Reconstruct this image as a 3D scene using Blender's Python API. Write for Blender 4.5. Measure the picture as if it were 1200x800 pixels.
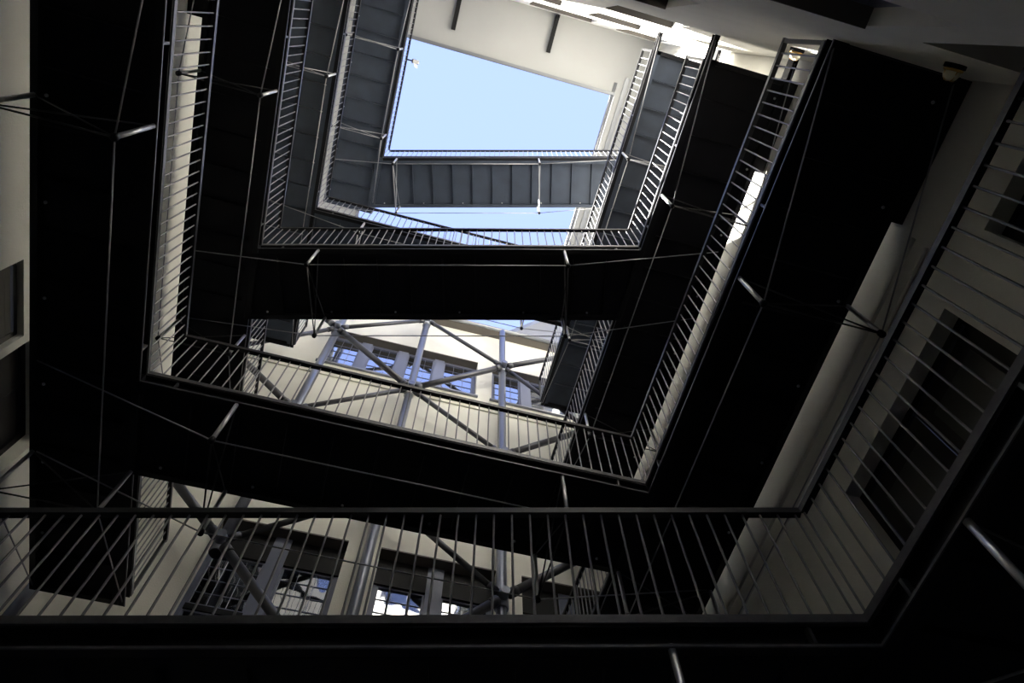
import bpy, bmesh, math, random
from mathutils import Vector, Matrix

random.seed(7)
for o in list(bpy.data.objects):
    bpy.data.objects.remove(o)
scn = bpy.context.scene
C = scn.collection

# ------------------------------------------------------------------ camera
EYE = 1.6                                   # eye height above the courtyard floor
cam_d = bpy.data.cameras.new('camera')
cam_d.sensor_width = 36.0
cam_d.lens = 847.0 / 1200.0 * 36.0
cam_d.clip_start = 0.05
cam = bpy.data.objects.new('camera', cam_d)
C.objects.link(cam)
CAM_R = Matrix(((0.966232, -0.231766, -0.112652),
                (-0.257444, -0.886637, -0.384255),
                (-0.010824, 0.400281, -0.916329)))
cam.matrix_world = Matrix.Translation((0, 0, EYE)) @ CAM_R.to_4x4()
scn.camera = cam

# ------------------------------------------------------------------ sky, sun, exposure
w = bpy.data.worlds.new('sky')
scn.world = w
w.use_nodes = True
nt = w.node_tree
bg = nt.nodes['Background']
tc = nt.nodes.new('ShaderNodeTexCoord')
sx = nt.nodes.new('ShaderNodeSeparateXYZ')
rp = nt.nodes.new('ShaderNodeValToRGB')
nt.links.new(tc.outputs['Generated'], sx.inputs[0])
nt.links.new(sx.outputs['Z'], rp.inputs[0])
nt.links.new(rp.outputs[0], bg.inputs[0])
rp.color_ramp.elements[0].position = 0.0
rp.color_ramp.elements[0].color = (0.42, 0.56, 1.0, 1)
rp.color_ramp.elements[1].position = 1.0
rp.color_ramp.elements[1].color = (0.35, 0.47, 1.0, 1)
bg.inputs[1].default_value = 1.12

sun_d = bpy.data.lights.new('sun', 'SUN')
sun_d.energy = 43.0
sun_d.angle = math.radians(0.6)
sun_d.color = (1.0, 0.97, 0.92)
sun = bpy.data.objects.new('sun', sun_d)
C.objects.link(sun)
SUN_DIR = Vector((-1.0, 1.15, 2.0)).normalized()     # towards the sun
sun.rotation_euler = SUN_DIR.to_track_quat('Z', 'Y').to_euler()
sun.location = (-10, 12, 40)

scn.view_settings.view_transform = 'Standard'
scn.view_settings.look = 'None'
scn.view_settings.exposure = 0.6
scn.view_settings.gamma = 1.0
scn.view_settings.use_curve_mapping = False

# ------------------------------------------------------------------ materials
def mat(name, col, rough=0.6, metal=0.0, noise=0.0, nscale=6.0, bump=0.0, bscale=60.0, spec=0.5, col2=None):
    m = bpy.data.materials.new(name)
    m.use_nodes = True
    t = m.node_tree
    b = t.nodes['Principled BSDF']
    b.inputs['Base Color'].default_value = (*col, 1)
    b.inputs['Roughness'].default_value = rough
    b.inputs['Metallic'].default_value = metal
    b.inputs['Specular IOR Level'].default_value = spec
    if noise > 0 or bump > 0:
        c = t.nodes.new('ShaderNodeNewGeometry')
    if noise > 0:
        n = t.nodes.new('ShaderNodeTexNoise')
        n.inputs['Scale'].default_value = nscale
        n.inputs['Detail'].default_value = 6
        t.links.new(c.outputs['Position'], n.inputs['Vector'])
        mx = t.nodes.new('ShaderNodeMix'); mx.data_type = 'RGBA'
        k2 = col2 or tuple(v * (1 - noise) for v in col)
        mx.inputs[6].default_value = (*col, 1)
        mx.inputs[7].default_value = (*k2, 1)
        r = t.nodes.new('ShaderNodeMapRange')
        r.inputs['From Min'].default_value = 0.35
        r.inputs['From Max'].default_value = 0.7
        t.links.new(n.outputs['Fac'], r.inputs['Value'])
        t.links.new(r.outputs[0], mx.inputs[0])
        t.links.new(mx.outputs[2], b.inputs['Base Color'])
    if bump > 0:
        n2 = t.nodes.new('ShaderNodeTexNoise')
        n2.inputs['Scale'].default_value = bscale
        n2.inputs['Detail'].default_value = 4
        t.links.new(c.outputs['Position'], n2.inputs['Vector'])
        bp = t.nodes.new('ShaderNodeBump')
        bp.inputs['Strength'].default_value = bump
        bp.inputs['Distance'].default_value = 0.01
        t.links.new(n2.outputs['Fac'], bp.inputs['Height'])
        t.links.new(bp.outputs[0], b.inputs['Normal'])
    return m

M = {}
M['plaster'] = mat('cream_plaster', (0.83, 0.81, 0.735), 0.9, noise=0.07, nscale=1.7, bump=0.35, bscale=45)
M['soffit'] = mat('painted_soffit', (0.47, 0.475, 0.47), 0.85, noise=0.05, nscale=0.8)
M['black'] = mat('black_painted_steel', (0.008, 0.008, 0.011), 0.55, noise=0.3, nscale=9, spec=0.2)
M['shaded_plate'] = mat('shaded_deck_plate', (0.007, 0.007, 0.011), 0.6, noise=0.3, nscale=3, spec=0.15)  # same deck paint, darkened for the shade under the lower levels
M['panel'] = mat('lit_deck_plate', (0.046, 0.058, 0.084), 0.45, noise=0.25, nscale=3, spec=0.3)  # same deck paint, bounce light and blue haze put into the colour
M['rail'] = mat('dark_grey_rail_steel', (0.022, 0.022, 0.025), 0.4)
M['edge'] = mat('grey_edge_steel', (0.12, 0.12, 0.13), 0.42, metal=0.35, noise=0.3, nscale=14)  # lighter than the black beams; bottom rails, flange lips and web plates
M['bar'] = mat('galvanised_bar', (0.20, 0.20, 0.212), 0.38, metal=0.6)
M['galv'] = mat('galvanised_tube', (0.62, 0.62, 0.64), 0.38, metal=0.7)
M['tube'] = mat('grey_lacquered_tube', (0.21, 0.225, 0.28), 0.34, metal=0.5)
M['brace'] = mat('dark_grey_brace_tube', (0.085, 0.085, 0.095), 0.36, metal=0.4)
M['cable'] = mat('steel_cable', (0.32, 0.32, 0.34), 0.4, metal=0.7)
M['wframe'] = mat('blue_grey_window_frame', (0.17, 0.185, 0.26), 0.5)
M['brown_band'] = mat('brown_fascia_head_shade', (0.13, 0.115, 0.10), 0.7)  # fascia brown; on window heads it stands for the shaded reveal underside
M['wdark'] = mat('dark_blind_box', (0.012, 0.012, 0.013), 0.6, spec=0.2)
M['curtain'] = mat('pale_curtain_cloth', (0.80, 0.79, 0.74), 0.9, noise=0.15, nscale=5)
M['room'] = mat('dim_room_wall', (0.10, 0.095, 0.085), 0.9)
M['floor'] = mat('courtyard_paving', (0.50, 0.48, 0.45), 0.85, noise=0.3, nscale=2)  # out-of-view floor, colour lightened to bounce light onto the walls
M['door'] = mat('dark_door_leaf', (0.011, 0.009, 0.009), 0.5, noise=0.3, nscale=4, spec=0.2)
M['gutter'] = mat('zinc_gutter', (0.30, 0.31, 0.33), 0.4, metal=0.5)
M['white'] = mat('white_cladding', (0.80, 0.80, 0.80), 0.6)
M['brass'] = mat('brass_lamp_guard', (0.50, 0.30, 0.10), 0.35, metal=0.9)
M['lens'] = mat('frosted_lamp_glass', (0.75, 0.70, 0.55), 0.25)

def glass_mat():
    m = bpy.data.materials.new('window_glass')
    m.use_nodes = True
    t = m.node_tree
    for n in list(t.nodes):
        if n.type != 'OUTPUT_MATERIAL':
            t.nodes.remove(n)
    out = [n for n in t.nodes if n.type == 'OUTPUT_MATERIAL'][0]
    tr = t.nodes.new('ShaderNodeBsdfTransparent'); tr.inputs[0].default_value = (0.72, 0.76, 0.80, 1)
    gl = t.nodes.new('ShaderNodeBsdfGlossy'); gl.inputs['Roughness'].default_value = 0.02
    gl.inputs[0].default_value = (0.95, 0.97, 1, 1)
    g = t.nodes.new('ShaderNodeNewGeometry')
    n = t.nodes.new('ShaderNodeTexNoise'); n.inputs['Scale'].default_value = 1.6
    bp = t.nodes.new('ShaderNodeBump'); bp.inputs['Strength'].default_value = 0.12; bp.inputs['Distance'].default_value = 0.05
    t.links.new(g.outputs['Position'], n.inputs['Vector'])
    t.links.new(n.outputs['Fac'], bp.inputs['Height'])
    t.links.new(bp.outputs[0], gl.inputs['Normal'])
    fr = t.nodes.new('ShaderNodeFresnel'); fr.inputs[0].default_value = 1.9
    ad = t.nodes.new('ShaderNodeMath'); ad.operation = 'MULTIPLY_ADD'; ad.use_clamp = True
    ad.inputs[1].default_value = 3.6; ad.inputs[2].default_value = 0.0
    t.links.new(fr.outputs[0], ad.inputs[0])
    mx = t.nodes.new('ShaderNodeMixShader')
    t.links.new(ad.outputs[0], mx.inputs[0])
    t.links.new(tr.outputs[0], mx.inputs[1])
    t.links.new(gl.outputs[0], mx.inputs[2])
    t.links.new(mx.outputs[0], out.inputs[0])
    return m
M['glass'] = glass_mat()
M['door_glass'] = mat('dark_door_glass', (0.010, 0.010, 0.011), 0.30, spec=0.5)

# ------------------------------------------------------------------ mesh helpers (plan u = X, v = Y; heights h above the eye)
def Zh(h):
    return h + EYE

class MB:
    def __init__(self):
        self.v = []; self.f = []; self.smooth = []
    def quadprism(self, pts, z0, z1):
        """vertical prism over a plan polygon (counter-clockwise or not)"""
        n = len(pts)
        area = sum(pts[i][0] * pts[(i + 1) % n][1] - pts[(i + 1) % n][0] * pts[i][1] for i in range(n))
        if area < 0:
            pts = pts[::-1]
        b = len(self.v)
        self.v += [(p[0], p[1], z0) for p in pts] + [(p[0], p[1], z1) for p in pts]
        self.f.append(tuple(b + i for i in reversed(range(n))))
        self.f.append(tuple(b + n + i for i in range(n)))
        for i in range(n):
            j = (i + 1) % n
            self.f.append((b + i, b + j, b + n + j, b + n + i))
        return self
    def box(self, x0, x1, y0, y1, z0, z1):
        return self.quadprism([(x0, y0), (x1, y0), (x1, y1), (x0, y1)], z0, z1)
    def tube(self, a, b, r, n=8, caps=True):
        a = Vector(a); b = Vector(b)
        d = (b - a)
        if d.length < 1e-6:
            return self
        d.normalize()
        s = Vector((0, 0, 1)) if abs(d.z) < 0.9 else Vector((1, 0, 0))
        p = d.cross(s).normalized(); q = d.cross(p)
        k = len(self.v)
        for c in (a, b):
            for i in range(n):
                t = 2 * math.pi * i / n
                self.v.append(tuple(c + (p * math.cos(t) + q * math.sin(t)) * r))
        for i in range(n):
            j = (i + 1) % n
            self.f.append((k + i, k + n + i, k + n + j, k + j))
            self.smooth.append(len(self.f) - 1)
        if caps:
            self.f.append(tuple(k + i for i in range(n)))
            self.f.append(tuple(k + n + i for i in reversed(range(n))))
        return self
    def lathe(self, base, axis, prof, n=16):
        base = Vector(base); d = Vector(axis).normalized()
        s = Vector((0, 0, 1)) if abs(d.z) < 0.9 else Vector((1, 0, 0))
        p = d.cross(s).normalized(); q = d.cross(p)
        k = len(self.v)
        for (r, t0) in prof:
            for i in range(n):
                t = 2 * math.pi * i / n
                self.v.append(tuple(base + d * t0 + (p * math.cos(t) + q * math.sin(t)) * r))
        for a in range(len(prof) - 1):
            for i in range(n):
                j = (i + 1) % n
                self.f.append((k + a * n + i, k + (a + 1) * n + i, k + (a + 1) * n + j, k + a * n + j))
                self.smooth.append(len(self.f) - 1)
        self.f.append(tuple(k + i for i in range(n)))
        self.f.append(tuple(k + (len(prof) - 1) * n + i for i in reversed(range(n))))
        return self
    def mesh(self, name, m):
        me = bpy.data.meshes.new(name)
        me.from_pydata(self.v, [], self.f)
        for i in self.smooth:
            me.polygons[i].use_smooth = True
        me.materials.append(M[m])
        bm = bmesh.new(); bm.from_mesh(me)
        bmesh.ops.recalc_face_normals(bm, faces=bm.faces)
        bm.to_mesh(me); bm.free()
        me.update()
        return me
    def build(self, name, m, parent=None, loc=(0, 0, 0), label=None):
        return put(name, self.mesh(name, m), parent, loc, label)

def put(name, me, parent=None, loc=(0, 0, 0), label=None):
    o = bpy.data.objects.new(name, me)
    C.objects.link(o)
    o.location = loc
    if parent is not None:
        o.parent = parent
        # a mesh part sits at the world origin; an Empty sits at the thing's base
        o.matrix_parent_inverse = Matrix.Translation(-Vector(parent.get('_base', (0, 0, 0))))
    if label:
        o['label'] = label
    return o

def thing(name, label, cat, loc, group=None):
    o = bpy.data.objects.new(name, None)
    C.objects.link(o)
    o.location = loc
    o.empty_display_size = 0.2
    o['_base'] = tuple(loc)
    o['label'] = label; o['category'] = cat
    if group:
        o['group'] = group
    return o

def structure(o, label, cat):
    o['kind'] = 'structure'; o['label'] = label; o['category'] = cat
    return o

def lerp(a, b, t):
    return (a[0] + (b[0] - a[0]) * t, a[1] + (b[1] - a[1]) * t)

# ------------------------------------------------------------------ the setting
UL, UR, VB, VF = -4.15, 4.20, -0.65, 8.0          # wall faces
TOP = 21.2                                        # soffit height above the eye
GROUND = -EYE

def wall_u(name, u, outward, v0, v1, h0, h1, openings, label):
    """wall whose face is the plane X=u; openings (v0,v1,h0,h1)"""
    mb = MB()
    vs = sorted(set([v0, v1] + [x for o in openings for x in o[:2]]))
    t = 0.4 * outward
    for a, b in zip(vs[:-1], vs[1:]):
        c = (a + b) / 2
        cuts = sorted([(o[2], o[3]) for o in openings if o[0] < c < o[1]])
        z = h0
        for (p, q) in cuts:
            if p > z:
                mb.box(min(u, u + t), max(u, u + t), a, b, Zh(z), Zh(p))
            z = q
        if z < h1:
            mb.box(min(u, u + t), max(u, u + t), a, b, Zh(z), Zh(h1))
    return structure(mb.build(name, 'plaster'), label, 'wall')

def wall_v(name, v, outward, u0, u1, h0, h1, openings, label):
    mb = MB()
    us = sorted(set([u0, u1] + [x for o in openings for x in o[:2]]))
    t = 0.4 * outward
    for a, b in zip(us[:-1], us[1:]):
        c = (a + b) / 2
        cuts = sorted([(o[2], o[3]) for o in openings if o[0] < c < o[1]])
        z = h0
        for (p, q) in cuts:
            if p > z:
                mb.box(a, b, min(v, v + t), max(v, v + t), Zh(z), Zh(p))
            z = q
        if z < h1:
            mb.box(a, b, min(v, v + t), max(v, v + t), Zh(z), Zh(h1))
    return structure(mb.build(name, 'plaster'), label, 'wall')

structure(MB().box(-6, 6, -3, 10, -0.3, 0).build('floor', 'floor'), 'pale grey paved floor at the bottom of the courtyard', 'floor')

# front wall windows: (u0,u1,h0,h1)
FW_LOW = [(-2.46, -0.48, 7.15, 9.40), (0.05, 1.96, 7.15, 9.40), (2.40, 4.05, 7.15, 9.40)]
FW_UP = [(-2.36, 1.40, 15.25, 17.12), (1.79, 3.95, 15.25, 17.12)]
wall_v('wall_front', VF, 1, UL - 0.4, UR + 0.4, GROUND, 19.0, FW_LOW + FW_UP,
       'cream plastered facade with wide windows behind the braced steel frame')
LWIN = (3.35, 4.22, 4.6, 7.10)
LDOOR = (4.32, 5.70, 4.2, 7.40)
wall_u('wall_left', UL, -1, VB - 0.4, VF, GROUND, TOP, [LWIN, LDOOR], 'cream plastered wall along the left edge of the photo')
RDOOR = (1.17, 3.14, 3.2, 5.73)
RDOOR2 = (-0.60, 0.47, 3.2, 5.76)
wall_u('wall_right', UR, 1, VB - 0.4, VF, GROUND, TOP, [RDOOR, RDOOR2], 'shaded plaster wall with dark doors behind the lowest right walkway')
BWIN = [(1.25, 2.45, 4.3, 5.50), (0.70, 1.72, 7.4, 8.95), (1.45, 2.52, 10.9, 12.15), (-1.6, -0.2, 10.9, 12.15), (0.0, 1.0, 13.9, 15.7),
        (1.6, 2.7, 14.3, 16.1), (-1.7, -0.4, 14.0, 16.0), (-3.7, -2.3, 14.0, 16.0),  # upper rows filled out with extra dark windows to soak up sun bounce
        (0.5, 2.1, 17.7, 19.7), (-1.6, 0.0, 17.7, 19.7), (-3.7, -2.3, 17.7, 19.7), (2.75, 3.85, 17.7, 19.7)]
BDOOR = (2.86, 3.95, 3.2, 5.45)
wall_v('wall_back', VB, -1, UL, UR, GROUND, TOP, BWIN + [BDOOR], 'pale plaster wall rising steeply overhead at the top of the photo')

# rooms behind the facade openings
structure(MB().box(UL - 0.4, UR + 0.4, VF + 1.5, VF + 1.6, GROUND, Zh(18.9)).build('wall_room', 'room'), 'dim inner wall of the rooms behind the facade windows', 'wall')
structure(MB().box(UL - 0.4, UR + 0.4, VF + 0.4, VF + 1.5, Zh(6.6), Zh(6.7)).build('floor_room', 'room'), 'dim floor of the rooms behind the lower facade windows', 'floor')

# roofs and eaves
rb = structure(MB().box(UL, 3.44, VB - 0.9, 0.86, Zh(TOP), Zh(TOP + 0.3)).build('roof_back', 'soffit'), 'pale roof soffit overhanging the wall along the top of the sky opening', 'roof')
mb = MB().box(UL, 3.44, 0.86, 0.93, Zh(TOP - 0.05), Zh(TOP + 0.06)).box(UL, 3.44, 0.93, 0.96, Zh(TOP + 0.02), Zh(TOP + 0.3))
mb.build('gutter', 'gutter', rb, label='narrow grey metal gutter along the soffit edge')
for (u, v1) in ((1.34, 0.34), (-1.28, 0.45)):
    mb = MB()
    mb.box(u - 0.055, u + 0.055, VB + 0.03, v1, Zh(TOP - 0.12), Zh(TOP + 0.02))
    mb.box(u - 0.03, u + 0.03, VB + 0.02, VB + 0.10, Zh(TOP - 0.6), Zh(TOP - 0.1))
    mb.build('soffit_bracket', 'wdark', rb, label='dark steel bracket bar fixed under the pale soffit')
rr = structure(MB().quadprism([(3.44, VB - 0.9), (UR + 0.9, VB - 0.9), (UR + 0.9, 9.2), (2.35, 9.2), (2.35, 8.75), (3.44, 7.9)], Zh(TOP), Zh(TOP + 0.3)).build('roof_right', 'soffit'),
               'pale roof eave along the right side of the sky opening', 'roof')
g = MB().tube((3.38, 0.6, Zh(TOP + 0.02)), (3.38, 7.9, Zh(TOP + 0.02)), 0.055, 10)
g.build('gutter', 'gutter', rr, label='round grey gutter pipe along the right eave')
g = MB().box(3.60, 3.72, 0.4, 7.8, Zh(TOP - 0.05), Zh(TOP + 0.02))
g.build('soffit_batten', 'gutter', rr)
rl = structure(MB().box(UL - 0.9, -2.95, 0.86, 9.2, Zh(TOP), Zh(TOP + 0.3)).build('roof_left', 'soffit'), 'pale roof eave above the topmost left walkway', 'roof')
MB().tube((-2.90, 0.95, Zh(TOP + 0.02)), (-2.90, 9.0, Zh(TOP + 0.02)), 0.055, 10).build('gutter', 'gutter', rl)
rf = structure(MB().box(UL - 0.4, UR + 0.4, VF - 0.22, VF + 1.7, Zh(19.0), Zh(19.2)).build('roof_front', 'brown_band'), 'thin dark roof edge on top of the cream window facade', 'roof')
MB().tube((UL, VF - 0.27, Zh(19.05)), (UR, VF - 0.27, Zh(19.05)), 0.06, 10).build('gutter', 'gutter', rf)

# set-back attic storey
at = structure(MB().box(-3.6, 1.72, 9.35, 9.75, Zh(19.2), Zh(22.9)).build('wall_attic', 'wframe'), 'pale attic wall glimpsed above the facade roof edge', 'wall')
for i in range(9):
    u = -3.5 + i * 0.58
    if i % 3 == 1:
        MB().box(u, u + 0.5, 9.30, 9.36, Zh(19.4), Zh(22.8)).build('glass_panel', 'glass', at)
    else:
        MB().box(u, u + 0.54, 9.29, 9.36, Zh(19.3), Zh(22.9)).build('cladding_panel', 'white', at)

# ------------------------------------------------------------------ windows of the front facade
WN = [0]
def curtain(parent, u0, u1, v, h0, h1):
    mb = MB()
    n = 28
    k = len(mb.v)
    for i in range(n + 1):
        u = u0 + (u1 - u0) * i / n
        d = 0.03 * math.sin(i * 1.9) + 0.015 * math.sin(i * 0.7 + u)
        for dv in (0.0, 0.006):
            mb.v += [(u, v + d + dv, Zh(h0)), (u, v + d + dv, Zh(h1))]
    for i in range(n):
        a = 4 * i; b = a + 4
        mb.f += [(a, b, b + 1, a + 1), (a + 2, a + 3, b + 3, b + 2), (a, a + 2, b + 2, b), (a + 1, b + 1, b + 3, a + 3)]
    mb.f += [(0, 1, 3, 2), (4 * n, 4 * n + 2, 4 * n + 3, 4 * n + 1)]
    return mb.build('curtain', 'curtain', parent)

def facade_window(op, posts, cols, rows, label, head=0.0, transom=None, curtains=()):
    u0, u1, h0, h1 = op
    WN[0] += 1
    v = VF + 0.19
    mb = MB()
    fw = 0.06
    mb.box(u0, u1, v, v + 0.08, Zh(h0), Zh(h0 + fw)).box(u0, u1, v, v + 0.08, Zh(h1 - fw), Zh(h1))
    mb.box(u0, u0 + fw, v, v + 0.08, Zh(h0 + fw), Zh(h1 - fw)).box(u1 - fw, u1, v, v + 0.08, Zh(h0 + fw), Zh(h1 - fw))
    win = structure(mb.build('window_%d' % WN[0], 'wframe'), label, 'window')
    MB().box(u0, u1, VF - 0.02, v - 0.005, Zh(h1 - 0.03), Zh(h1 + 0.0)).build('window_head', 'brown_band', win, label='brown strip for the shaded underside of the window head')
    MB().box(u0 - 0.05, u1 + 0.05, VF - 0.06, v - 0.005, Zh(h0 - 0.05), Zh(h0)).build('window_sill', 'gutter', win)
    ht = h1 - head
    if head > 0:
        MB().box(u0 + 0.01, u1 - 0.01, v - 0.03, v + 0.05, Zh(ht), Zh(h1 - 0.06)).build('blind_box', 'wdark', win, label='dark closed upper panel')
    edges = [u0 + fw] + [x for p in posts for x in (p - 0.13, p + 0.13)] + [u1 - fw]
    for p in posts:
        MB().box(p - 0.13, p + 0.13, v - 0.05, v + 0.10, Zh(h0 + fw), Zh(h1 - fw)).build('mullion', 'wframe', win, label='wide blue grey mullion')
    for k in range(0, len(edges), 2):
        a, b = edges[k], edges[k + 1]
        bands = [(h0 + fw, ht - (0.0 if head else fw))] if transom is None else [(h0 + fw, transom - 0.05), (transom + 0.05, ht)]
        if transom is not None:
            MB().box(a, b, v - 0.01, v + 0.08, Zh(transom - 0.05), Zh(transom + 0.05)).build('transom', 'wdark', win)
        for (p, q) in bands:
            sash = MB().box(a, a + 0.035, v + 0.01, v + 0.06, Zh(p), Zh(q)).box(b - 0.035, b, v + 0.01, v + 0.06, Zh(p), Zh(q))
            sash.box(a + 0.035, b - 0.035, v + 0.01, v + 0.06, Zh(p), Zh(p + 0.035)).box(a + 0.035, b - 0.035, v + 0.01, v + 0.06, Zh(q - 0.035), Zh(q))
            so = sash.build('sash', 'wframe', win)
            MB().box(a + 0.035, b - 0.035, v + 0.035, v + 0.041, Zh(p + 0.035), Zh(q - 0.035)).build('pane', 'glass', so)
            nr = max(1, int(round((q - p) / ((ht - h0) / rows))))
            for i in range(1, cols):
                x = a + (b - a) * i / cols
                MB().box(x - 0.004, x + 0.004, v + 0.02, v + 0.034, Zh(p + 0.03), Zh(q - 0.03)).build('glazing_bar', 'wframe', so)
            for i in range(1, nr):
                z = p + (q - p) * i / nr
                MB().box(a + 0.03, b - 0.03, v + 0.022, v + 0.033, Zh(z - 0.004), Zh(z + 0.004)).build('glazing_bar', 'wframe', so)
        ci = k // 2
        if ci < len(curtains) and curtains[ci]:
            c0, c1 = curtains[ci]
            curtain(win, a + (b - a) * c0, a + (b - a) * c1, v + 0.11, h0 - 0.1, h1)
    return win

facade_window(FW_UP[0], [-1.47, -0.53, 0.42], 3, 5, 'four part window reflecting blue sky behind the column node')
facade_window(FW_UP[1], [2.70], 3, 5, 'upper facade window partly hidden by a dark walkway end')
facade_window(FW_LOW[0], [-1.47], 3, 6, 'lower left facade window crossed by a thick diagonal tube', 0.62, 7.70, ((0.0, 1.0), (0.35, 1.0)))
facade_window(FW_LOW[1], [1.00], 3, 6, 'lower middle facade window with pale curtains', 0.62, None, ((0.0, 1.0), (0.1, 0.9)))
facade_window(FW_LOW[2], [3.2], 3, 6, 'lower right facade window behind the crossed tubes', 0.62, None, ((0.0, 0.8), None))

# back wall windows seen along the wall
for i, (a, b, c, d) in enumerate(BWIN):
    WN[0] += 1
    v = VB - 0.12
    mb = MB().box(a, b, v - 0.06, v, Zh(c), Zh(c + 0.07)).box(a, b, v - 0.06, v, Zh(d - 0.07), Zh(d)).box(a, a + 0.07, v - 0.06, v, Zh(c), Zh(d)).box(b - 0.07, b, v - 0.06, v, Zh(c), Zh(d))
    names = ['dark window lowest on the wall overhead', 'dark window second up on the wall overhead', 'window at the edge of the sunlit part of the back wall',
             'window left of the sunlit part of the back wall', 'narrow window in the sunlit upper part of the back wall',
             'fourth storey back wall window beside the right walkways', 'fourth storey back wall window left of centre',
             'fourth storey back wall window farthest left', 'top storey back wall window under the right soffit bracket',
             'top storey back wall window between the two soffit brackets', 'top storey back wall window farthest left',
             'top storey back wall window above the right walkways']
    wo = structure(mb.build('window_%d' % WN[0], 'wframe'), names[i], 'window')
    MB().box(a + 0.07, b - 0.07, v - 0.04, v - 0.03, Zh(c + 0.07), Zh(d - 0.07)).build('pane', 'glass', wo)
    MB().box((a + b) / 2 - 0.03, (a + b) / 2 + 0.03, v - 0.05, v - 0.005, Zh(c + 0.07), Zh(d - 0.07)).build('mullion', 'wframe', wo)
    MB().box(a + 0.002, b - 0.002, v + 0.0, VB + 0.02, Zh(d - 0.025), Zh(d)).build('window_head', 'brown_band', wo)
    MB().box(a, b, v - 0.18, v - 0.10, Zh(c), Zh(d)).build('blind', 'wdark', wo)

# doors and recesses in the side and back walls
def side_door(n, u, s, op, leaves, label, glassy=True, m='door'):
    v0, v1, h0, h1 = op
    x0, x1 = u + s * 0.16, u + s * 0.24
    mb = MB()
    lo, hi = min(x0, x1), max(x0, x1)
    mb.box(lo, hi, v0, v1, Zh(h1 - 0.08), Zh(h1)).box(lo, hi, v0, v0 + 0.08, Zh(h0), Zh(h1 - 0.08)).box(lo, hi, v1 - 0.08, v1, Zh(h0), Zh(h1 - 0.08))
    d = structure(mb.build('door_%d' % n, 'door'), label, 'door')
    wv = (v1 - v0 - 0.16) / leaves
    for i in range(leaves):
        a = v0 + 0.08 + i * wv
        c0, c1 = u + s * 0.19, u + s * 0.23
        lf = MB().box(min(c0, c1), max(c0, c1), a + 0.005, a + wv - 0.005, Zh(h0), Zh(h1 - 0.085)).build('door_leaf', m, d)
        if glassy:
            g0, g1 = u + s * 0.180, u + s * 0.188
            MB().box(min(g0, g1), max(g0, g1), a + 0.14, a + wv - 0.14, Zh(h0 + 0.3), Zh(h1 - 0.28)).build('pane', 'door_glass', lf)
            hx = u + s * 0.15
            MB().tube((hx, a + (wv - 0.08 if i == 0 else 0.08), Zh(h0 + 0.95)), (hx, a + (wv - 0.08 if i == 0 else 0.08), Zh(h0 + 1.25)), 0.012, 6).build('door_handle', 'door', lf)
    return d
side_door(1, UR, 1, RDOOR, 2, 'wide dark double door in the shaded right wall')
side_door(2, UR, 1, RDOOR2, 1, 'dark door at the right edge of the photo')
side_door(3, UL, -1, LDOOR, 2, 'black doorway in the left wall under the walkway bridge', False)
b0, b1, c0, c1 = BDOOR
mb = MB().box(b0, b1, VB - 0.24, VB - 0.16, Zh(c1 - 0.08), Zh(c1)).box(b0, b0 + 0.08, VB - 0.24, VB - 0.16, Zh(c0), Zh(c1 - 0.08)).box(b1 - 0.08, b1, VB - 0.24, VB - 0.16, Zh(c0), Zh(c1 - 0.08))
d4 = structure(mb.build('door_4', 'door'), 'black door at the upper right corner below the round lamp', 'door')
MB().box(b0 + 0.08, b1 - 0.08, VB - 0.22, VB - 0.18, Zh(c0), Zh(c1 - 0.08)).build('door_leaf', 'door', d4)
# left wall recess with a grey shutter
v0, v1, h0, h1 = LWIN
mb = MB().box(UL - 0.13, UL - 0.07, v0, v0 + 0.06, Zh(h0), Zh(h1)).box(UL - 0.13, UL - 0.07, v1 - 0.06, v1, Zh(h0), Zh(h1)).box(UL - 0.13, UL - 0.07, v0 + 0.06, v1 - 0.06, Zh(h1 - 0.06), Zh(h1)).box(UL - 0.13, UL - 0.07, v0 + 0.06, v1 - 0.06, Zh(h0), Zh(h0 + 0.06))
WN[0] += 1
lw = structure(mb.build('window_%d' % WN[0], 'room'), 'grey shuttered window in the wall at the left edge', 'window')
for i in range(24):
    z = h0 + 0.08 + i * (h1 - h0 - 0.16) / 24
    MB().box(UL - 0.12, UL - 0.08, v0 + 0.06, v1 - 0.06, Zh(z), Zh(z + (h1 - h0 - 0.16) / 24 - 0.006)).build('shutter_slat', 'room', lw)
# wall mouldings along the right wall
mo = structure(MB().box(UR - 0.035, UR, 0.78, 7.9, Zh(6.55), Zh(6.62)).build('trim_1', 'plaster'), 'thin plaster moulding along the shaded right wall', 'moulding')
structure(MB().box(UL, UR, VF - 0.07, VF, Zh(14.72), Zh(14.86)).box(UL, UR, VF - 0.04, VF, Zh(14.62), Zh(14.72)).build('trim_4', 'plaster'), 'cream moulding under the upper facade windows', 'moulding')
mo2 = structure(MB().tube((UR - 0.03, 0.8, Zh(6.30)), (UR - 0.03, 7.9, Zh(6.30)), 0.018, 8).build('trim_2', 'plaster'), 'painted conduit along the shaded right wall', 'conduit')

# ------------------------------------------------------------------ walkways
UI = 2.82                       # inner edge of the side walkways
UOL, UOR = -3.93, 4.06          # outer edges
BW = 1.2                        # bridge depth
SK = -0.258                     # skew of the odd bridges
H = {1: 3.2, 2: 7.05, 3: 10.9, 4: 14.75, 5: 18.6}
DEPTH = 0.234
BAL = MB().tube((0, 0, -0.02), (0, 0, 0.98), 0.0085, 6, False).mesh('baluster', 'bar')
BOLT = MB().lathe((0, 0, 0), (0, 0, -1), [(0.018, 0), (0.018, 0.012), (0.008, 0.018)], 6).mesh('bolt', 'galv')

def norm2(a, b):
    d = Vector((b[0] - a[0], b[1] - a[1])); L = d.length
    return d / L, L

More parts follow.
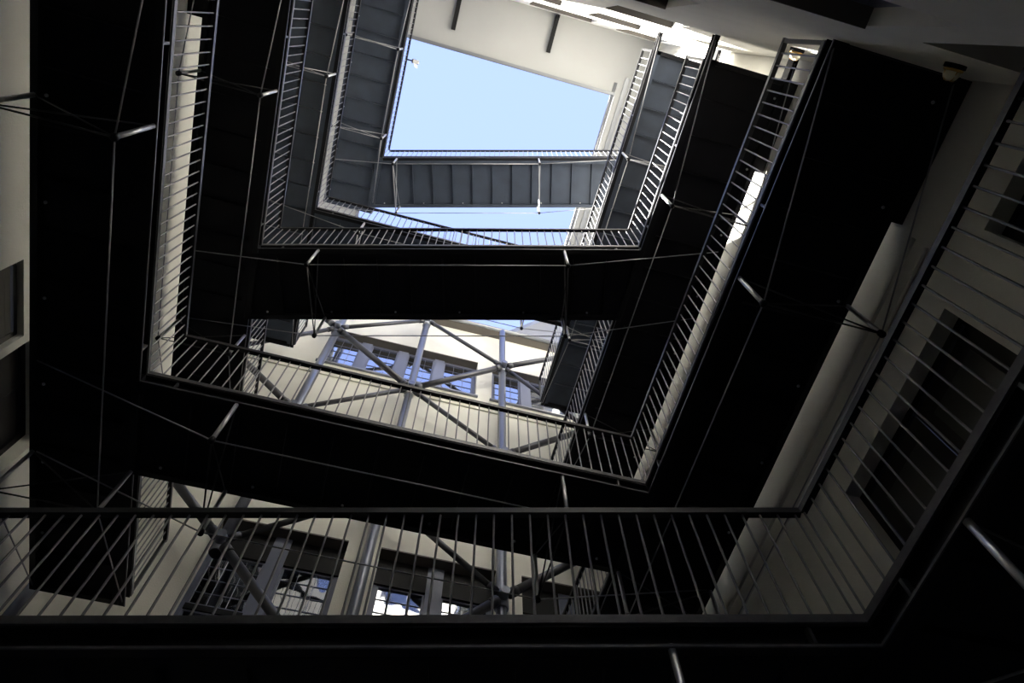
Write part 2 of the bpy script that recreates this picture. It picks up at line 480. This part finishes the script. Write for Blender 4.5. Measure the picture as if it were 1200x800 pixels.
def strip(mb, a, b, n, d0, d1, z0, z1, ea=0.0, eb=0.0):
    """box along plan segment a-b from offset d0 to d1 along normal n"""
    d, L = norm2(a, b)
    A = Vector(a) - d * ea; B = Vector(b) + d * eb
    n = Vector(n)
    pts = [A + n * d0, B + n * d0, B + n * d1, A + n * d1]
    mb.quadprism([tuple(p) for p in pts], z0, z1)
    return mb

def railing(walk, a, b, n, h, first=True, last=True):
    """handrail part with bottom rail and balusters as sub-parts; n points away from the courtyard"""
    z = Zh(h)
    d, L = norm2(a, b)
    mb = strip(MB(), a, b, n, 0.0, 0.05, z + 0.965, z + 1.02, 0.005, 0.005)
    for e, p in ((first, a), (last, b)):
        if e:
            q = Vector(p) + Vector(n) * 0.025 + d * (0.022 if p is a else -0.022)
            mb.box(q.x - 0.02, q.x + 0.02, q.y - 0.02, q.y + 0.02, z - 0.02, z + 0.97)
    r = mb.build('railing', 'rail', walk)
    strip(MB(), a, b, n, -0.004, 0.05, z - 0.062, z).build('bottom_rail', 'edge', r)
    k = int(L / 0.125)
    off = (L - k * 0.125) / 2
    for i in range(k + 1):
        p = Vector(a) + d * (off + i * 0.125) + Vector(n) * 0.025
        if (first and off + i * 0.125 < 0.05) or (last and off + i * 0.125 > L - 0.05):
            continue
        put('baluster', BAL, r, (p.x, p.y, z))
    return r

def beam(walk, a, b, n, h, ea=0.0, eb=0.0, label=None):
    """channel beam, open towards the courtyard"""
    z = Zh(h)
    mb = MB()
    strip(mb, a, b, n, 0.06, 0.075, z - DEPTH, z - 0.064, ea, eb)
    strip(mb, a, b, n, 0.0, 0.06, z - DEPTH, z - DEPTH + 0.022, ea, eb)
    strip(mb, a, b, n, 0.006, 0.06, z - 0.085, z - 0.064, ea, eb)
    o = mb.build('edge_beam', 'black', walk)
    strip(MB(), a, b, n, -0.004, 0.008, z - DEPTH - 0.004, z - DEPTH + 0.012, ea, eb).build('flange_lip', 'edge', o)
    return o

def truss(walk, stations, anchors, h, sag=0.72):
    """under-slung struts and cables. stations: list of (inner_xy, outer_xy); anchors: (inner0, outer0, inner1, outer1)"""
    zt = Zh(h) - DEPTH; zb = zt - sag
    ins = [anchors[0]] + [s[0] for s in stations] + [anchors[2]]
    outs = [anchors[1]] + [s[1] for s in stations] + [anchors[3]]
    for line in (ins, outs):
        mb = MB()
        for i in range(len(line) - 1):
            za = zt + 0.02 if i == 0 else zb
            zc = zt + 0.02 if i == len(line) - 2 else zb
            mb.tube((*line[i], za), (*line[i + 1], zc), 0.0085, 6)
        mb.build('tension_cable', 'cable', walk)
    for (p, q) in stations:
        for s in (p, q):
            st = MB().tube((*s, zb - 0.02), (*s, zt + 0.03), 0.023, 10).build('strut', 'galv', walk, label='short galvanised strut')
            MB().lathe((*s, zb + 0.035), (0, 0, -1), [(0.03, 0), (0.034, 0.02), (0.034, 0.06), (0.018, 0.075)], 10).build('cable_clamp', 'black', st)
        MB().tube((*p, zb), (*q, zb), 0.009, 6).build('cross_rod', 'cable' if h > 13 else 'rail', walk)  # rods on the dim lower levels get a darker steel for the shade
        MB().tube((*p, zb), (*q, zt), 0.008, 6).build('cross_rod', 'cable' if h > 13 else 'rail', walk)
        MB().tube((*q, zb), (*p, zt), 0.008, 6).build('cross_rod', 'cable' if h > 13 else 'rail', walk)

def deck(walk, inner0, inner1, depth_vec, h, step=0.5, bolts=True, skip=0.07, lower=0.0):
    """deck plates along inner0-inner1, each a parallelogram plate with a down-standing rib"""
    z = Zh(h) - lower
    d, L = norm2(inner0, inner1)
    n = max(1, int(round(L / step)))
    s = L / n
    dv = Vector(depth_vec)
    e = dv.normalized()
    o0 = e * skip; o1 = dv - e * skip
    mb = MB()
    a = o0; b = o0 + d * (s - 0.008); c = o1 + d * (s - 0.008); dd = o1
    mb.quadprism([tuple(a), tuple(b), tuple(c), tuple(dd)], -0.15, -0.075)
    r = 0.012
    mb.quadprism([tuple(a), tuple(a + d * r), tuple(dd + d * r), tuple(dd)], -0.205, -0.15)
    platekey = 'panel' if h > 13 else 'shaded_plate'
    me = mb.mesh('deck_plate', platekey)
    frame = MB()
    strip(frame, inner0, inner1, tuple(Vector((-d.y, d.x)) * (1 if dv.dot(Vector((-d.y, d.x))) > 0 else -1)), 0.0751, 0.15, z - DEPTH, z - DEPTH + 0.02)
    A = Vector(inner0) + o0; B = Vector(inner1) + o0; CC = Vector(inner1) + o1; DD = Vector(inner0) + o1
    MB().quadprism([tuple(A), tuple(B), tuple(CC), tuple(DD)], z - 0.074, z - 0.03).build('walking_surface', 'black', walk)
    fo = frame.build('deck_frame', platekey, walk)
    for i in range(n):
        p = Vector(inner0) + d * (s * i + 0.004)
        put('deck_plate', me, fo, (p.x, p.y, z))
        if bolts and i % 2 == 0:
            q = Vector(inner0) + d * (s * (i + 0.5)) + o1 - e * 0.03
            put('bolt', BOLT, fo, (q.x, q.y, z - 0.15))
    return fo

ORD = {1: 'lowest', 2: 'second', 3: 'third', 4: 'fourth', 5: 'topmost'}

def corner_v(k, u):
    """v of the inner bridge edge at u"""
    if k in (2, 4):
        return 4.28
    return 2.50 + SK * (u - UI)

def side_walk(k, side):
    h = H[k]
    s = -1 if side == 'left' else 1
    u = s * UI
    uo = UOL if s < 0 else UOR
    n = (s, 0.0)
    back = VB + 0.01
    bdeck = back
    if s > 0 and k in (3, 4):
        bdeck = -0.33
    vc = corner_v(k, u)
    vend = 7.45
    labels = {
        (1, 'left'): 'lowest left walkway mostly outside the left edge of the photo',
        (1, 'right'): 'lowest right walkway whose railing crosses the dark double door',
        (2, 'left'): 'broad black left walkway, second level, with a cream strip behind its railing',
        (2, 'right'): 'broad black right walkway, second level, ending below the round wall lamp',
        (3, 'left'): 'third level left walkway between the cream strip and the silver railing',
        (3, 'right'): 'third level right walkway with a free end above the slanted second bridge',
        (4, 'left'): 'fourth level left walkway with a thin bright railing beside the panelled top walkway',
        (4, 'right'): 'grey panelled fourth level walkway at the right of the sky opening',
    }
    t = thing('side_walkway', labels[(k, side)], 'walkway', (s * (UI + 0.55), 2.0, Zh(h)), 'side walkways stacked along the courtyard walls')
    # beams
    beam(t, (u, back), (u, vc), n, h, 0, 0.0)
    beam(t, (u, vc + BW), (u, vend), n, h)
    mb = MB()
    x = [uo, uo - s * 0.07]
    mb.box(min(x), max(x), back, vend, Zh(h) - DEPTH, Zh(h) - 0.02)
    mb.build('outer_beam', 'black', t)
    mb = MB()
    x = [u + s * 0.08, uo - s * 0.08]
    mb.box(min(x), max(x), vend - 0.07, vend, Zh(h) - DEPTH, Zh(h) - 0.02)
    mb.build('end_beam', 'black', t)
    if s > 0 and k in (3, 4):
        MB().box(min(x), max(x), bdeck, bdeck + 0.07, Zh(h) - DEPTH, Zh(h) - 0.02).build('end_beam', 'black', t)
    # landing plate out to the wall
    lv = 0.72 if k <= 2 else 0.95
    wallu = UL + 0.005 if s < 0 else UR - 0.005
    x = [uo + s * 0.002, wallu]
    MB().box(min(x), max(x), bdeck, lv, Zh(h) - 0.20, Zh(h) - 0.02).build('landing_plate', 'black', t)
    deck(t, (u, bdeck), (u, vend - 0.07), (uo - u, 0), h)
    # beam across the mouth of the bridge
    x = [u, u + s * 0.072]
    MB().box(min(x), max(x), vc, vc + BW, Zh(h) - DEPTH, Zh(h) - 0.03).build('cross_beam', 'black', t)
    # railings
    railing(t, (u, bdeck + 0.01), (u, vc), n, h, True, False)
    railing(t, (u, vc + BW), (u, vend), n, h, False, True)
    st = [((u + s * 0.03, vv), (uo - s * 0.035, vv)) for vv in (1.62, 5.45)]
    truss(t, st, ((u + s * 0.03, back + 0.03), (uo - s * 0.035, back + 0.03), (u + s * 0.03, vend - 0.03), (uo - s * 0.035, vend - 0.03)), h)
    # small web_plate plates in the channel
    for vv in (0.9, vc - 0.35):
        x = [u + s * 0.004, u + s * 0.05]
        MB().box(min(x), max(x), vv - 0.012, vv + 0.012, Zh(h) - DEPTH + 0.023, Zh(h) - 0.086).build('web_plate', 'edge', t)
    return t

def bridge(k):
    h = H[k]
    labels = {1: 'lowest black bridge with a long horizontal railing across the bottom of the photo',
              2: 'slanted second level bridge below the window facade',
              3: 'third level black bridge running straight across the middle of the photo',
              4: 'slanted fourth level bridge mostly hidden behind the middle bridge',
              5: 'topmost blue grey ribbed bridge along the bottom of the sky opening'}
    if k == 5:
        a = (-2.145, 3.69); b = (UR - 0.01, 3.69 + (-0.264) * (UR + 2.145))
    else:
        a = (-UI, corner_v(k, -UI)); b = (UI, corner_v(k, UI))
    bw = BW if k < 5 else 1.3
    d, L = norm2(a, b)
    n = (-d.y, d.x)
    mid = lerp(a, b, 0.5)
    t = thing('bridge_walkway', labels[k], 'walkway', (mid[0], mid[1] + 0.6, Zh(h)), 'bridges crossing the courtyard')
    oa = (a[0], a[1] + bw); ob = (b[0], b[1] + bw)
    if k == 5:
        ai = (-2.145, 3.69)
    else:
        ai = a
    beam(t, ai, b, n, h, 0.0, 0.0)
    nn = (-n[0], -n[1])
    mb = strip(MB(), oa, ob, nn, 0.0, 0.07, Zh(h) - DEPTH, Zh(h) - 0.02)
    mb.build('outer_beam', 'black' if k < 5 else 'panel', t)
    if k in (2, 4):
        deck(t, a, b, (0, bw), h)
    else:
        perp = bw * d.x
        shift = perp * n[0]
        a2 = (a[0] - d.x * shift * 0.92, a[1] - d.y * shift * 0.92)
        b2 = b if k < 5 else (b[0] - d.x * shift, b[1] - d.y * shift)
        deck(t, a2, b2, (n[0] * perp, n[1] * perp), h, lower=0.004)
    railing(t, ai, b, n, h, False, False)
    railing(t, oa, ob, nn, h, True, True)
    # struts
    us = (-1.81, 1.81) if k in (2, 4) else ((-1.93, 1.70) if k < 5 else (-1.80, 1.62))
    sl = (b[1] - a[1]) / (b[0] - a[0])
    def P(u, off):
        return (u, a[1] + sl * (u - a[0]) + off)
    across = bw * d.x - 0.06
    def off_across(p):
        return (p[0] + n[0] * across, p[1] + n[1] * across)
    st = [(P(x, 0.03), off_across(P(x, 0.03))) for x in us]
    ul, ur = (UOL + 0.04, UOR - 0.04) if k < 5 else (-3.36, 3.95)
    truss(t, st, (P(ul, 0.03), P(ul, bw - 0.035), P(ur, 0.03), P(ur, bw - 0.035)), h)
    for f in (0.06, 0.94):
        p = lerp(ai, b, f)
        MB().box(p[0] - 0.012, p[0] + 0.012, p[1] + 0.012, p[1] + 0.05, Zh(h) - DEPTH + 0.023, Zh(h) - 0.086).build('web_plate', 'edge', t)
    return t

def top_left_walk():
    k = 5; h = H[5]
    u, uo = -2.145, -3.40
    t = thing('side_walkway', 'topmost left walkway with panelled dark underside beside the sky', 'walkway', (-2.8, 2.0, Zh(h)), 'side walkways stacked along the courtyard walls')
    vc = 3.69
    back = VB + 0.01
    n = (-1.0, 0.0)
    beam(t, (u, back), (u, vc), n, h)
    vo = 3.69 + (-0.264) * (uo - u)
    farend = 5.16
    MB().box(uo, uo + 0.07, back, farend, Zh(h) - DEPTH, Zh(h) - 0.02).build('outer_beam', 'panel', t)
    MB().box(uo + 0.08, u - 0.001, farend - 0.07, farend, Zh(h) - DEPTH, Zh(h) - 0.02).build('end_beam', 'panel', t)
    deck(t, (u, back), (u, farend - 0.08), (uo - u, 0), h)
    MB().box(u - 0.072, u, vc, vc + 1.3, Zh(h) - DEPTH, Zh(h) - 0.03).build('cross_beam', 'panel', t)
    railing(t, (u, back + 0.01), (u, vc), n, h, True, False)
    st = [((u - 0.03, vv), (uo + 0.035, vv)) for vv in (1.09, 3.12)]
    truss(t, st, ((u - 0.03, back + 0.03), (uo + 0.035, back + 0.03), (u - 0.03, 4.9), (uo + 0.035, 5.2)), h)
    return t

for k in (1, 2, 3, 4):
    side_walk(k, 'left')
    side_walk(k, 'right')
for k in (1, 2, 3, 4, 5):
    bridge(k)
top_left_walk()

# ------------------------------------------------------------------ braced steel frame in front of the facade
FV = 7.66
fr = thing('braced_steel_frame', 'grey steel tube frame of columns and crossed diagonals before the windows', 'steel frame', (-0.13, FV, 0))
COLS = (-4.22 + 0.2, -2.20, -0.13, 1.97, 3.95)
for i, u in enumerate(COLS):
    r = 0.085 if i in (1, 2, 3) else 0.07
    c = MB().tube((u, FV, 0.0 if i != 1 else Zh(8.2)), (u, FV, Zh(18.75)), r, 14).build('column', 'tube', fr)
NODE_A = (6.20, 10.20, 14.10, 18.10)      # on columns 0, 2, 4
NODE_B = (4.30, 8.36, 12.25, 16.30)       # on columns 1, 3
def node(i, h):
    u = COLS[i]
    nd = MB().lathe((u, FV, Zh(h - 0.16)), (0, 0, 1), [(0.10, 0), (0.112, 0.02), (0.112, 0.30), (0.10, 0.32)], 14).build('node_sleeve', 'galv' if (i == 2 and h > 14) else 'tube', fr)
    MB().tube((u, FV - 0.26, Zh(h)), (u, FV - 0.08, Zh(h)), 0.075, 12).build('stub_tube', 'tube', nd)
for i in (0, 2, 4):
    for h in NODE_A:
        node(i, h)
for i in (1, 3):
    for h in NODE_B[1:]:
        node(i, h)
def diag(i, hi, j, hj, r):
    a = Vector((COLS[i], FV - 0.10, Zh(hi))); b = Vector((COLS[j], FV - 0.10, Zh(hj)))
    d = (b - a).normalized()
    a2 = a + d * 0.13; b2 = b - d * 0.13
    o = MB().tube(a2, b2, r, 12).build('diagonal_tube', 'brace', fr)
    for p, q in ((a2, a2 + d * 0.16), (b2, b2 - d * 0.16)):
        MB().tube(p, q, r + 0.011, 12).build('end_collar', 'brace', o)
for (i, j) in ((0, 1), (2, 1), (2, 3), (4, 3)):
    for k in range(4):
        outer = i in (0, 4)
        if k > 0:
            diag(i, NODE_A[k], j, NODE_B[k], 0.07 if outer else 0.05)
        if k < 3 and not (outer and k == 0):
            diag(i, NODE_A[k], j, NODE_B[k + 1], 0.05 if outer else 0.07)
            
# ------------------------------------------------------------------ small fittings
def wall_lamp(u, h, label):
    t = thing('wall_lamp', label, 'lamp', (u, VB, Zh(h)), 'round lamps on the back wall')
    MB().lathe((u, VB + 0.002, Zh(h)), (0, 1, 0), [(0.085, 0), (0.085, 0.03), (0.07, 0.035)], 20).build('base_plate', 'wdark', t)
    MB().lathe((u, VB + 0.037, Zh(h)), (0, 1, 0), [(0.062, 0), (0.062, 0.05), (0.05, 0.075), (0.025, 0.09)], 20).build('lens', 'lens', t)
    MB().lathe((u, VB + 0.037, Zh(h)), (0, 1, 0), [(0.075, 0), (0.078, 0.012), (0.066, 0.02)], 20).build('rim', 'brass', t)
    for an in (0, math.pi / 2):
        dx, dz = math.cos(an) * 0.07, math.sin(an) * 0.07
        m = MB()
        pts = [(-1, 0.05), (-0.6, 0.125), (0.6, 0.125), (1, 0.05)]
        for (p, q) in zip(pts[:-1], pts[1:]):
            m.tube((u + dx * p[0], VB + p[1], Zh(h) + dz * p[0]), (u + dx * q[0], VB + q[1], Zh(h) + dz * q[0]), 0.005, 6)
        m.build('guard_bar', 'brass', t)
wall_lamp(3.52, 6.06, 'round brass wall lamp in the dark upper right corner')
wall_lamp(3.40, 9.11, 'small brass wall lamp seen through the second level right railing')

# floodlight on the topmost left railing
t = thing('floodlight', 'small pale floodlight clamped to the topmost left railing against the sky', 'lamp', (-2.145, 1.38, Zh(19.6)))
MB().tube((-2.144, 1.38, Zh(19.57)), (-1.98, 1.38, Zh(19.60)), 0.018, 8).build('arm', 'rail', t)
MB().box(-2.03, -1.90, 1.33, 1.43, Zh(19.57), Zh(19.64)).build('housing', 'gutter', t)
MB().box(-1.99, -1.84, 1.33, 1.43, Zh(19.52), Zh(19.565)).build('lamp_head', 'white', t)
MB().tube((-1.92, 1.44, Zh(19.55)), (-1.86, 1.50, Zh(19.50)), 0.022, 8).build('sensor', 'white', t)

for o in bpy.data.objects:
    if '_base' in o:
        del o['_base']
